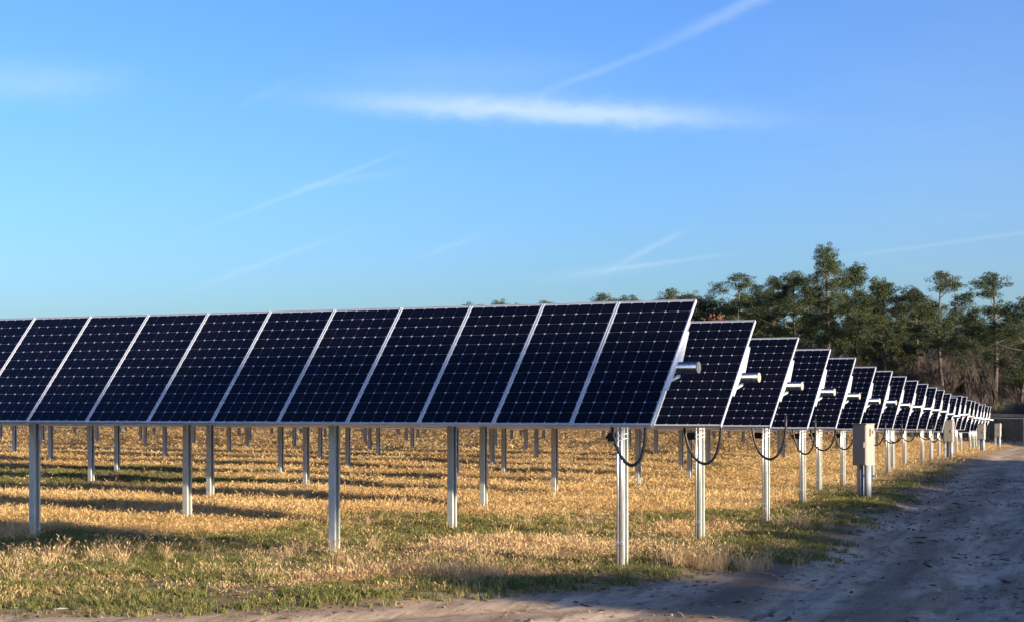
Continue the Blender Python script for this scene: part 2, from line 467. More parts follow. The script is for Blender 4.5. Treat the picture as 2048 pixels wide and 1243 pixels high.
# ------------------------------------------------------------------ tracker rows
# module: backsheet laminate, frame ring, cells
PW, PL = 0.992, ML
def frame_mesh():
    b = MB(); hw, hl, t_, d_ = PW/2, PL/2, 0.0085, 0.040
    b.box(-hw, -hw+t_, -hl, hl, -d_, 0); b.box(hw-t_, hw, -hl, hl, -d_, 0)
    b.box(-hw+t_, hw-t_, -hl, -hl+t_, -d_, -.0004); b.box(-hw+t_, hw-t_, hl-t_, hl, -d_, -.0004)
    return b.mesh('frame', [M_ALU])
def back_mesh():
    b = MB(); hw, hl = PW/2-.0112, PL/2-.0112
    b.box(-hw, hw, -hl, hl, -.010, -.0060, 0)
    me = b.mesh('solar_panel', [M_BACK, M_UNDER])
    for q in me.polygons:
        if q.normal.z < -.5: q.material_index = 1
    return me
CP = 0.1585
def cell_poly(cx_, cy_, z=-.0045, hs=0.0780, ch=0.0150):
    return [(cx_-hs+ch, cy_-hs, z), (cx_+hs-ch, cy_-hs, z), (cx_+hs, cy_-hs+ch, z), (cx_+hs, cy_+hs-ch, z),
            (cx_+hs-ch, cy_+hs, z), (cx_-hs+ch, cy_+hs, z), (cx_-hs, cy_+hs-ch, z), (cx_-hs, cy_-hs+ch, z)]
CELLPOS = [((c - 2.5) * CP * 1.004, (r - 5.5) * CP * 1.0015) for r in range(12) for c in range(6)]
def cell_mesh():
    b = MB(); v = cell_poly(0, 0, 0)
    b.add(v + [(x, y, -.0012) for x, y, z in v], [tuple(range(8))] + [(i, 8+i, 8+(i+1) % 8, (i+1) % 8) for i in range(8)])
    return b.mesh('cell', [M_CELL])
def cellgrid_mesh():
    b = MB()
    for x, y in CELLPOS: b.add(cell_poly(x, y), [tuple(range(8))])
    return b.mesh('cell_grid', [M_CELL])
ME_FRAME, ME_BACK, ME_CELL, ME_GRID = frame_mesh(), back_mesh(), cell_mesh(), cellgrid_mesh()
def post_mesh():
    b = MB(); d_, w_, tf, lp = .130, .090, .006, .034
    b.box(-w_/2, w_/2 - tf, -d_/2, -d_/2+tf, 0, 1); b.box(-w_/2, w_/2 - tf, d_/2-tf, d_/2, 0, 1)
    b.box(-w_/2, -w_/2+tf, -d_/2+tf, d_/2-tf, 0, 1)
    b.box(w_/2 - tf, w_/2, -d_/2, -d_/2+lp, 0, 1); b.box(w_/2 - tf, w_/2, d_/2-lp, d_/2, 0, 1)
    return b.mesh('post', [M_GALV])
ME_POST = post_mesh()
def bracket_mesh():
    # gusset plate and strut that carry the module rail on the tube, in tilted module axes
    b = MB()
    b.prism([(-.03, -.041), (.50, -.041), (.50, -.060), (.11, -.150), (-.03, -.150)], -.006, .030)
    b.prism([(-.40, -.041), (-.03, -.041), (-.03, -.075), (-.40, -.066)], -.006, .024)
    b.prism([(-.060, -.215), (-.035, -.195), (-.235, -.062), (-.262, -.068)], -.004, .030)
    return b.mesh('end_bracket', [M_ALU])
ME_BRACKET = bracket_mesh()
def bearing_mesh():
    b = MB()
    b.tube([(-.05, 0, 0), (.05, 0, 0)], .088, 16)
    b.box(-.05, .05, -.07, .07, -.16, -.06)
    return b.mesh('bearing', [M_GALV], False)
ME_BEAR = bearing_mesh()
ORD = ['nearest', 'second', 'third', 'fourth', 'fifth', 'sixth', 'seventh', 'eighth', 'ninth', 'tenth', 'eleventh', 'twelfth', 'thirteenth',
       'fourteenth', 'fifteenth', 'sixteenth', 'seventeenth', 'eighteenth', 'nineteenth', 'twentieth', 'twenty-first', 'twenty-second', 'twenty-third']
NROW = 23
PAT_A = [.62, 4.6, 9.5] + [9.5 + 4.9 * k for k in range(1, 20)]
PAT_B = [.36, 5.62, 11.4] + [11.4 + 5.75 * k for k in range(1, 16)]
TOFF = 0.118
EXTRA_TILT = {12: .02, 13: -.05, 14: .05, 15: .04, 16: -.04, 17: .09, 18: .0, 19: -.05, 20: .07, 21: -.02, 22: .05}
ROWDZ = {3: -.01, 1: .01, 5: -.03, 12: -.06, 13: -.09, 15: .05, 17: -.05, 19: -.04}
def loop_curve(x0, x1, ytop, ztop, drop, skew, n=16):
    out = []
    for k in range(n + 1):
        u = k / n
        a = math.pi * u
        x = x0 + (x1 - x0) * (0.5 - 0.5 * math.cos(a)) + skew * math.sin(a)
        out.append((x, ytop + .02 * math.sin(a), ztop - drop * math.sin(a) ** .8))
    return out
for i in range(NROW):
    ex, ey = ROW0 + E2 * PITCH * i
    g0 = gz(ex, ey)
    zc = ROWZ0 - 0.0422 * i + ROWDZ.get(i, 0)
    row = bpy.data.objects.new('solar_tracker_row', None)
    row.empty_display_size = .3
    C.objects.link(row)
    row.location = (ex, ey, g0); row.rotation_euler = (0, 0, -TH)
    lab = {0: 'nearest row of tilted dark solar panels, filling the left of the photo',
           NROW-1: 'farthest row of tilted solar panels, last before the fence'}.get(i, '%s row of tilted dark solar panels, counted from the nearest' % ORD[i])
    tag(row, lab, 'solar array', 'rows of tilted solar panels along the dirt road')
    tl = TILT + EXTRA_TILT.get(i, (0.012 * math.sin(i * 2.3) if i else 0))
    zl = zc - g0
    # row length: until it has left the picture
    tlen = 12
    while True:
        P = ROW0 + E2 * PITCH * i + D2 * tlen
        if P[0] / P[1] < -.261 - 1.6 / P[1] - .02: break
        tlen += 1
    nmod = int(tlen / MW) + 1
    nsolo = 13 if i == 0 else (6 if i < 8 else 4)
    nsolo = min(nsolo, nmod)
    slope = .0018
    def ctr(k): return (-(k + .5) * MW, 0, zl + slope * (k + .5) * MW)
    for k in range(nsolo):
        pn = link('solar_panel', ME_BACK, row, ctr(k), (tl, 0, 0))
        link('frame', ME_FRAME, pn)
        if (i == 0 and k < 4) or (1 <= i <= 4 and k == 0):
            for (x, y) in CELLPOS: link('cell', ME_CELL, pn, (x, y, -.0045))
        else:
            tag(link('cell_grid', ME_GRID, pn), kind='stuff')
    if nmod > nsolo:
        b = MB(); uv = []
        ct, s_ = math.cos(tl), math.sin(tl)
        def T3(x, y, z): return (x, y * ct - z * s_, y * s_ + z * ct)
        hl = PL / 2
        for k in range(nsolo, nmod):
            cx0, _, cz0 = ctr(k)
            def q(x, y, z):
                a_ = T3(x, y, z); return (a_[0] + cx0, a_[1], a_[2] + cz0)
            hw = PW / 2
            b.add([q(-hw,-hl,0), q(hw,-hl,0), q(hw,hl,0), q(-hw,hl,0), q(-hw,-hl,-.04), q(hw,-hl,-.04), q(hw,hl,-.04), q(-hw,hl,-.04)],
                  [(4,7,6,5),(0,1,5,4),(1,2,6,5),(2,3,7,6),(3,0,4,7)], 1)
            e_ = .012
            b.add([q(-hw,-hl,0), q(hw,-hl,0), q(hw,hl,0), q(-hw,hl,0), q(-hw+e_,-hl+e_,-.001), q(hw-e_,-hl+e_,-.001), q(hw-e_,hl-e_,-.001), q(-hw+e_,hl-e_,-.001)],
                  [(0,1,5,4),(1,2,6,5),(2,3,7,6),(3,0,4,7)], 1)
            b.add([q(-hw+e_,-hl+e_,-.001), q(hw-e_,-hl+e_,-.001), q(hw-e_,hl-e_,-.001), q(-hw+e_,hl-e_,-.001)], [(0,1,2,3)], 0)
        me = b.mesh('panel_run', [M_FAR, M_ALU])
        uvl = me.uv_layers.new(name='UVMap')
        for pl in me.polygons:
            if pl.material_index == 0:
                for li, c_ in zip(pl.loop_indices, ((0,0),(6,0),(6,12),(0,12))): uvl.data[li].uv = c_
        tag(link('panel_run', me, row), kind='stuff')
    # torque tube behind the modules
    ty, tz = math.sin(tl) * TOFF, -math.cos(tl) * TOFF
    b = MB()
    xl = -nmod * MW
    b.tube([(.252, ty, zl + tz), (xl, ty, zl + tz + slope * -xl)], .068, 18)
    tb = link('torque_tube', b.mesh('torque_tube', [M_TUBE], False), row)
    me = tb.data; me.polygons.foreach_set('use_smooth', [len(q.vertices) == 4 for q in me.polygons])
    b = MB(); b.tube([(.2525, ty, zl + tz), (.260, ty, zl + tz)], .0665, 18)
    link('end_cap', b.mesh('end_cap', [M_CAP]), row)
    link('end_bracket', ME_BRACKET, row, (-.012, 0, zl), (tl, 0, 0))
    # posts
    pat = [.70, 4.70, 9.62, 14.5] if i == 0 else PAT_A if (i % 4) in (0, 1) else PAT_B
    for k, tt in enumerate(pat):
        if tt > nmod * MW: break
        wx, wy = ROW0 + E2 * PITCH * i + D2 * tt + N2 * ty
        gg = gz(wx, wy) - .12
        top = zc + tz + slope * tt - .085
        jx = 0 if i < 2 else (hashn(i, k, 3) - .5) * .5 * (k > 0)
        ps = link('post', ME_POST, row, (-tt + jx, ty, gg - g0), (0, 0, (hashn(i, k, 9) - .5) * .05), (1, 1, top - gg))
        if i < 10: link('bearing', ME_BEAR, row, (-tt + jx, ty, zl + tz + slope * tt))
        if k == 0:
            zg = gg - g0 + .12
            zt = top - g0
            # two metal conduits strapped to the camera side of the end post
            for q, (dx, dy, r_) in enumerate(((-.022, -.084, .0150), (.026, -.082, .0125))):
                b = MB(); b.tube([(-tt + dx, ty + dy, zg - .05), (-tt + dx, ty + dy, zt - .03)], r_, 10)
                cd = link('conduit', b.mesh('conduit', [M_EMT], True), row)
                if i < 6:
                    b = MB()
                    b.box(-tt + dx - r_ - .006, -tt + dx + r_ + .006, ty + dy - r_ - .006, ty + dy + r_ + .002, zg + .24, zg + .275)
                    link('strap', b.mesh('strap', [M_EMT]), cd)
            zb = zl - math.sin(tl) * PL / 2
            yb_ = -math.cos(tl) * PL / 2 + .18
            if i < 14:
                rr = random.Random(i + 4)
                dr = [.46, .52, .52, .47, .46, .46][i] if i < 6 else rr.uniform(.34, .46)
                b = MB()
                o_ = .10 if i == 0 else 0
                pts = loop_curve(-tt + o_ + .02 - rr.uniform(0, .06), -tt + o_ + .50 + rr.uniform(-.08, .08), yb_, zb + .18, dr + .18, (.05 if i == 0 else rr.uniform(-.03, .05)))
                b.tube(pts, .020 if i < 3 else .017, 8)
                link('cable_loop', b.mesh('cable_loop', [M_CABLE], True), row)
            if i < 7:
                for q in range(2):
                    b = MB()
                    zz = zb - .115 - q * .055
                    b.tube([(-tt - .00, ty - .125, zz - .02), (-tt + .055, ty - .112, zz), (-tt + .062, ty + .02, zz + .012)], .006, 6)
                    link('cable_tie', b.mesh('cable_tie', [M_TIE]), row)
                b = MB()
                b.tube(loop_curve(-tt + .10, -tt + .27, yb_ + .06, zb + .06, .13, 0, 10), .006, 6)
                link('thin_wire', b.mesh('thin_wire', [M_TIE], True), row)
                b = MB()
                b.box(-tt - .20, -tt - .07, ty + .02, ty + .10, zb - .20, zb - .10)
                b.tube([(-tt - .24, ty + .06, zb - .15), (-tt - .20, ty + .06, zb - .15)], .02, 8)
                link('junction_box', b.mesh('junction_box', [M_CABLE]), row)

# ------------------------------------------------------------------ electrical enclosures on posts beside the road
def enclosure(px_, py_, Y, wid, hei, dep, top_z, label, rz):
    X = (px_ - 1024) / 3923.3 * Y
    g0 = gz(X, Y)
    e = bpy.data.objects.new('electrical_box', None); C.objects.link(e)
    e.location = (X, Y, g0); e.rotation_euler = (0, 0, rz)
    tag(e, label, 'electrical box', 'electrical boxes beside the dirt road')
    zt = top_z - g0; zb = zt - hei
    b = MB()
    b.box(-wid/2, wid/2, -dep/2, dep/2, zb, zt)
    cab = link('cabinet', b.mesh('cabinet', [M_BOX]), e)
    b = MB(); b.box(-wid/2 + .012, wid/2 - .012, -dep/2 - .022, -dep/2 - .001, zb + .015, zt - .015)
    dr = link('door', b.mesh('door', [M_BOX]), e)
    b = MB(); b.box(wid/2 - .05, wid/2 - .03, -dep/2 - .04, -dep/2 - .022, (zb+zt)/2 - .05, (zb+zt)/2 + .05)
    link('latch', b.mesh('latch', [M_GALV]), dr)
    b = MB(); b.box(wid/2, wid/2 + .045, -.05, .03, zt - .22, zt - .08)
    sw = link('switch_handle', b.mesh('switch_handle', [M_GALV]), e)
    b = MB(); b.box(wid/2 + .045, wid/2 + .055, -.035, .015, zt - .19, zt - .11)
    link('switch_lever', b.mesh('switch_lever', [M_RED]), sw)
    b = MB(); b.box(-wid/2 - .01, wid/2 + .012, -dep/2 - .03, dep/2 + .01, zt + .001, zt + .016)
    link('rain_lip', b.mesh('rain_lip', [M_BOX]), e)
    for dx in (-wid/2 - .02,):
        o = link('post', ME_POST, e, (dx - .03, dep/2 + .08, -.15), (0, 0, 0), (1, 1, zt + .15 + .01))
    b = MB(); b.tube([(-.05, 0, -.1), (-.05, 0, zb - .001)], .048, 12)
    link('conduit', b.mesh('conduit', [M_PVC], True), e)
    b = MB(); b.tube([(.10, -.02, -.1), (.10, -.02, zb - .001)], .07, 14)
    link('conduit', b.mesh('conduit', [M_PVC], True), e)
    b = MB(); b.box(-wid/2 - .08, .2, dep/2 - .02, dep/2 + .0, .42, .46)
    link('strut', b.mesh('strut', [M_GALV]), e)
    return e
enclosure(1727, 1005, 38.4, .29, .80, .34, 1.80 - .21, 'beige electrical box on grey conduits, nearest to the camera', -TH - .16)
enclosure(1898, 917, 79.0, .36, .86, .30, 1.80 - .27, 'beige electrical box on posts, second from the camera', -TH + .05)
enclosure(1963, 904, 103.0, .36, .80, .30, 1.80 - .55, 'beige electrical box on posts, third from the camera', -TH)
enclosure(1996, 889, 121.0, .34, .80, .30, 1.80 - .62, 'beige electrical box on a post, farthest, before the wire fence', -TH)

# ------------------------------------------------------------------ vegetation materials
def leaf_mat(name, stops, rough=0.7, transl=0.35, obj_rand=0.5, nscale=None):
    m, t, p = mat(name)
    oi = nd(t, 'ShaderNodeObjectInfo'); g = nd(t, 'ShaderNodeNewGeometry')
    f = mathn(t, 'ADD', mathn(t, 'MULTIPLY', oi.outputs['Random'], obj_rand), mathn(t, 'MULTIPLY', g.outputs['Random Per Island'], 1 - obj_rand))
    if nscale:
        n = noise(t, nscale, 3, .5, vec=g.outputs['Position'])
        f = mathn(t, 'ADD', mathn(t, 'MULTIPLY', f, 0.45), mathn(t, 'MULTIPLY', ramp(t, n, [(0.3, (0, 0, 0)), (0.7, (1, 1, 1))]), 0.55))
    c = ramp(t, f, stops)
    t.links.new(c, p.inputs['Base Color'])
    p.inputs['Roughness'].default_value = rough
    p.inputs['Specular IOR Level'].default_value = 0.2
    tr = nd(t, 'ShaderNodeBsdfTranslucent'); t.links.new(c, tr.inputs[0])
    mx = nd(t, 'ShaderNodeMixShader'); mx.inputs[0].default_value = transl
    t.links.new(p.outputs[0], mx.inputs[1]); t.links.new(tr.outputs[0], mx.inputs[2])
    t.links.new(mx.outputs[0], t.nodes['Material Output'].inputs[0])
    return m
M_STRAW = leaf_mat('dry_straw', [(0.0, (0.24, 0.135, 0.055)), (0.2, (0.44, 0.275, 0.11)), (0.55, (0.63, 0.43, 0.19)), (1.0, (0.76, 0.59, 0.31))], .6, .35, .45, .30)
M_STRAWP = leaf_mat('pale_straw', [(0.0, (0.34, 0.215, 0.10)), (0.5, (0.55, 0.38, 0.195)), (1.0, (0.66, 0.49, 0.28))], .6, .35, .45, .5)
M_GRASS = leaf_mat('green_grass', [(0.0, (0.060, 0.075, 0.022)), (0.40, (0.112, 0.132, 0.036)), (0.68, (0.20, 0.195, 0.062)), (1.0, (0.38, 0.275, 0.12))], .6, .35, .5)
M_BROWNLEAF = leaf_mat('dead_leaf', [(0.0, (0.06, 0.035, 0.02)), (0.6, (0.16, 0.09, 0.045)), (1.0, (0.30, 0.19, 0.09))], .8, .1, .8)
M_NEEDLE = leaf_mat('pine_needles', [(0.0, (0.023, 0.036, 0.020)), (0.5, (0.046, 0.064, 0.027)), (1.0, (0.115, 0.120, 0.044))], .55, .25, .25)
M_RUST = leaf_mat('rust_oak_leaves', [(0.0, (0.09, 0.040, 0.022)), (0.6, (0.17, 0.075, 0.040)), (1.0, (0.25, 0.125, 0.065))], .7, .25, .1)
def bark(name, a, b, sc=6):
    m, t, p = mat(name)
    n = noise(t, sc, 5); t.links.new(ramp(t, n, [(0.3, a), (0.7, b)]), p.inputs['Base Color']); p.inputs['Roughness'].default_value = .9
    return m
M_BARK = bark('pine_bark', (0.055, 0.042, 0.034), (0.12, 0.095, 0.078))
M_TWIG = bark('bare_twig', (0.045, 0.036, 0.032), (0.095, 0.075, 0.064), .6)

# ------------------------------------------------------------------ scatter by geometry nodes (ground cover only)
def scatter(name, pts, rots, scls, idx, protos, kind='stuff', label=None, cat=None):
    col = bpy.data.collections.new(name + '_kinds')
    for q, me in enumerate(protos):
        o = bpy.data.objects.new('%s_kind_%02d' % (name, q), me); col.objects.link(o)
    me = bpy.data.meshes.new(name)
    me.vertices.add(len(pts)); me.vertices.foreach_set('co', np.asarray(pts, np.float32).ravel())
    a = me.attributes.new('rot', 'FLOAT_VECTOR', 'POINT'); a.data.foreach_set('vector', np.asarray(rots, np.float32).ravel())
    a = me.attributes.new('scl', 'FLOAT_VECTOR', 'POINT'); a.data.foreach_set('vector', np.asarray(scls, np.float32).ravel())
    a = me.attributes.new('idx', 'INT', 'POINT'); a.data.foreach_set('value', np.asarray(idx, np.int32))
    o = link(name, me)
    ng = bpy.data.node_groups.new(name, 'GeometryNodeTree')
    ng.interface.new_socket('Geometry', in_out='INPUT', socket_type='NodeSocketGeometry')
    ng.interface.new_socket('Geometry', in_out='OUTPUT', socket_type='NodeSocketGeometry')
    gi = ng.nodes.new('NodeGroupInput'); go = ng.nodes.new('NodeGroupOutput')
    ip = ng.nodes.new('GeometryNodeInstanceOnPoints'); ci = ng.nodes.new('GeometryNodeCollectionInfo')
    ci.inputs['Collection'].default_value = col; ci.inputs['Separate Children'].default_value = True; ci.inputs['Reset Children'].default_value = True
    def na(nm, ty):
        n = ng.nodes.new('GeometryNodeInputNamedAttribute'); n.data_type = ty; n.inputs['Name'].default_value = nm
        return n.outputs[0]
    lk = ng.links.new
    lk(gi.outputs[0], ip.inputs['Points']); lk(ci.outputs[0], ip.inputs['Instance'])
    ip.inputs['Pick Instance'].default_value = True
    lk(na('idx', 'INT'), ip.inputs['Instance Index'])
    e2r = ng.nodes.new('FunctionNodeEulerToRotation'); lk(na('rot', 'FLOAT_VECTOR'), e2r.inputs[0]); lk(e2r.outputs[0], ip.inputs['Rotation'])
    lk(na('scl', 'FLOAT_VECTOR'), ip.inputs['Scale'])
    lk(ip.outputs[0], go.inputs[0])
    md = o.modifiers.new('scatter', 'NODES'); md.node_group = ng
    tag(o, label, cat, kind=kind)
    return o
def blade_clump(name, n, hmin, hmax, rad, w, lean, mat_, seed, head=0.0):
    r = random.Random(seed); Vv = []; Ff = []
    for k in range(n):
        a = r.uniform(0, 2*math.pi); rr = rad * math.sqrt(r.random())
        x, y = rr*math.cos(a), rr*math.sin(a)
        h = r.uniform(hmin, hmax); da = r.uniform(0, 2*math.pi); ln = lean * r.uniform(.2, 1.3) * h
        dx, dy = math.cos(da)*ln, math.sin(da)*ln
        pa_ = r.uniform(0, 2*math.pi); wx, wy = math.cos(pa_)*w*.5*r.uniform(.6, 1.3), math.sin(pa_)*w*.5*r.uniform(.6, 1.3)
        base = len(Vv)
        for u, ws in ((0, .8), (.55, 1.0)):
            px_, py_, pz_ = x + dx*u*u, y + dy*u*u, h*u - .02*(u == 0)
            Vv += [(px_-wx*ws, py_-wy*ws, pz_), (px_+wx*ws, py_+wy*ws, pz_)]
        Vv += [(x+dx, y+dy, h*(1 - .25*lean*r.random()))]
        Ff += [(base, base+1, base+3, base+2), (base+2, base+3, base+4)]
        if r.random() < head:
            tx, ty_, tz_ = Vv[-1]; b2 = len(Vv); hw = w*1.6
            Vv += [(tx, ty_, tz_-.02), (tx+hw*math.cos(pa_), ty_+hw*math.sin(pa_), tz_+.02), (tx+dx*.3, ty_+dy*.3, tz_+.06), (tx-hw*math.cos(pa_), ty_-hw*math.sin(pa_), tz_+.02)]
            Ff += [(b2, b2+1, b2+2, b2+3)]
    me = bpy.data.meshes.new(name); me.from_pydata(Vv, [], Ff); me.materials.append(mat_); me.update()
    return me
def sample(n, y0, y1, xm=2.5, left=None):
    """points over the strip of ground between two distances, wider than the view"""
    Y = np.sqrt(rng.uniform(y0*y0, y1*y1, n)); k = .262 * Y + xm
    X = rng.uniform(-1, 1, n) * k
    return X, Y
straw = [blade_clump('straw_clump', 30, .04, .20, .16, .005, .95 + .18*q, M_STRAW, 10 + q, .15) for q in range(5)]
pale = [blade_clump('pale_clump', 30, .05, .20, .15, .005, 1.1, M_STRAWP, 30 + q, .2) for q in range(4)]
green = [blade_clump('green_clump', 26, .03, .10, .11, .009, 1.0, M_GRASS, 50 + q) for q in range(4)]
tall = [blade_clump('tall_clump', 22, .22, .50, .10, .007, .6, M_STRAWP, 70 + q, .6) for q in range(3)]
SP, SR, SS, SI = [], [], [], []
GP, GR, GS, GIx = [], [], [], []
for (n, y0, y1, wid, hei) in ((30000, 15.5, 27, 1.0, 1.0), (36000, 27, 42, 1.15, 1.0), (30000, 42, 70, 1.8, 1.05), (26000, 70, 150, 3.2, 1.15)):
    X, Y = sample(n, y0, y1)
    r = road_in(X, Y); g = greenness(X, Y); clump = fbm(X, Y, 0.9, 61)
    s, t_ = st(X, Y)
    off = sstep(-.15, -1.2, r)                               # 1 well off the road
    pr = off * (0.35 + 1.1 * clump) * (1 - .93 * sstep(.30, .60, g)) * np.where(Y < 34, 1, .9)
    keep = rng.random(n) < pr
    x, y, c_ = X[keep], Y[keep], clump[keep]; m_ = len(x)
    z = ground_z(x, y)
    yb = np.interp(x, CX, CY)
    ispale = (rng.random(m_) < sstep(10, 6, y - yb) * .9 * sstep(.3, .6, fbm(x, y, .35, 71)) + .06)
    SP.append(np.stack([x, y, z], 1)); SR.append(np.stack([rng.normal(0, .10, m_), rng.normal(0, .10, m_), rng.uniform(0, 6.28, m_)], 1))
    hs = rng.uniform(.35, .95, m_) * (.25 + .95 * c_) * hei * (1 - .35 * sstep(.25, .5, g[keep])) * np.where(y - yb < 8, 1.12, .95); ws = rng.uniform(.8, 1.3, m_) * wid
    SS.append(np.stack([ws, ws, hs * 1.15], 1))
    SI.append(np.where(ispale, 5 + rng.integers(0, 4, m_), rng.integers(0, 5, m_)))
    # green cover
    pg = np.clip(g * sstep(.34, .66, fbm(X, Y, 1.1, 81)) * sstep(.75, -.9, r) * 1.1, 0, 1)
    pg = np.maximum(pg, .05 * sstep(.9, -.2, r) * sstep(.5, .7, fbm(X, Y, 1.6, 83)))
    pg = np.maximum(pg, .22 * sstep(.44, .68, fbm(X, Y, .28, 87)) * sstep(-.2, -1.0, r))
    kg = (rng.random(n) < pg) & (Y < 70)
    x, y = X[kg], Y[kg]; m_ = len(x)
    GP.append(np.stack([x, y, ground_z(x, y)], 1)); GR.append(np.stack([rng.normal(0, .08, m_), rng.normal(0, .08, m_), rng.uniform(0, 6.28, m_)], 1))
    ws = rng.uniform(.6, 1.2, m_) * wid
    GS.append(np.stack([ws, ws, rng.uniform(.4, 1.15, m_)], 1)); GIx.append(rng.integers(0, 4, m_))
# taller tufts round the posts and at the road edge
X, Y = sample(700, 19, 40); r = road_in(X, Y); c_ = fbm(X, Y, .7, 91)
k = (c_ > .60) & (r < -1.2); X, Y = X[k], Y[k]
tx, ty_ = [X], [Y]
for (a_, b_, n_, sp_) in ((1.95, 23.0, 34, .35), (2.45, 23.2, 30, .3), (4.6, 30.4, 10, .4), (-.9, 22.2, 14, .6), (-5.2, 23.8, 24, .7), (-6.6, 26.4, 12, .25)):
    tx.append(rng.normal(a_, sp_, n_)); ty_.append(rng.normal(b_, sp_*.6, n_))
X = np.concatenate(tx); Y = np.concatenate(ty_); m_ = len(X)
SP.append(np.stack([X, Y, ground_z(X, Y)], 1)); SR.append(np.stack([rng.normal(0, .15, m_), rng.normal(0, .15, m_), rng.uniform(0, 6.28, m_)], 1))
hs = rng.uniform(.32, .68, m_); SS.append(np.stack([hs*1.2, hs*1.2, hs], 1)); SI.append(9 + rng.integers(0, 3, m_))
scatter('dry_grass', np.concatenate(SP), np.concatenate(SR), np.concatenate(SS), np.concatenate(SI), straw + pale + tall, label='golden dry grass covering the solar field', cat='grass')
scatter('green_grass', np.concatenate(GP), np.concatenate(GR), np.concatenate(GS), np.concatenate(GIx), green, label='short green grass and weeds along the dirt road', cat='grass')
# clods, pebbles and litter on the dirt
def pebble(seed, mat_):
    r = random.Random(seed); b = MB(); v = []
    for k in range(6):
        a = k * math.pi / 3; v.append((math.cos(a) * r.uniform(.7, 1.2), math.sin(a) * r.uniform(.7, 1.2), r.uniform(-.1, .25)))
    v += [(r.uniform(-.2, .2), r.uniform(-.2, .2), r.uniform(.5, .9)), (0, 0, -.4)]
    b.add(v, [(k, (k+1) % 6, 6) for k in range(6)] + [((k+1) % 6, k, 7) for k in range(6)])
    return b.mesh('pebble', [mat_])
M_CLOD = bark('dirt_clod', (0.10, 0.070, 0.048), (0.27, 0.20, 0.145), 2)
M_STONE = bark('pale_stone', (0.30, 0.27, 0.23), (0.48, 0.44, 0.38), 2)
X, Y = sample(26000, 15.5, 55, 3)
r = road_in(X, Y); c_ = fbm(X, Y, 1.0, 95)
k = (rng.random(len(X)) < sstep(-1.0, .3, r) * sstep(.32, .62, c_) * .95); X, Y = X[k], Y[k]; m_ = len(X)
sz = .008 + .030 * rng.random(m_)**2.2
kinds = [pebble(1, M_CLOD), pebble(2, M_CLOD), pebble(3, M_CLOD), pebble(4, M_STONE), pebble(5, M_BROWNLEAF)]
X3, Y3 = sample(9000, 17, 27, 2)
k = (rng.random(len(X3)) < greenness(X3, Y3) * (X3 < 3.5) * (road_in(X3, Y3) < .4)); X3, Y3 = X3[k], Y3[k]
X = np.concatenate([X, X3]); Y = np.concatenate([Y, Y3]); sz = np.concatenate([sz, rng.uniform(.008, .024, len(X3))])
m0_ = m_; m_ = len(X)
scatter('loose_clods', np.stack([X, Y, ground_z(X, Y) + .003], 1), np.stack([rng.normal(0, .2, m_), rng.normal(0, .2, m_), rng.uniform(0, 6.28, m_)], 1),
        np.stack([sz*rng.uniform(.7, 1.6, m_) * np.where(rng.random(m_) < .18, 4.0, 1.0), sz*rng.uniform(.8, 1.6, m_), sz*rng.uniform(.5, 1, m_)], 1), np.concatenate([rng.choice(5, m0_, p=[.26, .26, .22, .06, .20]), rng.choice(5, m_ - m0_, p=[.1, .1, .1, .02, .68])]), kinds,
        label='loose clods and leaf litter on the dirt road', cat='soil')

# ------------------------------------------------------------------ trees
def needle_tufts(centres, radii, per, rnd, length=.30, width=.055, flat=.62):
    n = len(centres) * per
    c = np.repeat(np.asarray(centres), per, 0); rr = np.repeat(np.asarray(radii), per)[:, None]
    d = rnd.normal(size=(n, 3)); d /= np.linalg.norm(d, axis=1, keepdims=True)
    p0 = c + d * rr * rnd.uniform(.35, 1.0, (n, 1)) * np.array([1, 1, flat])
    q = d + rnd.normal(size=(n, 3)) * .55 + np.array([0, 0, .35]); q /= np.linalg.norm(q, axis=1, keepdims=True)
    w = np.cross(q, rnd.normal(size=(n, 3))); w /= np.linalg.norm(w, axis=1, keepdims=True)
    L_ = length * rnd.uniform(.6, 1.3, (n, 1)); Wd = width * rnd.uniform(.6, 1.3, (n, 1))
    Vv = np.stack([p0 - w*Wd, p0 + w*Wd, p0 + q*L_], 1).reshape(-1, 3)
    return Vv, np.arange(n*3).reshape(-1, 3)
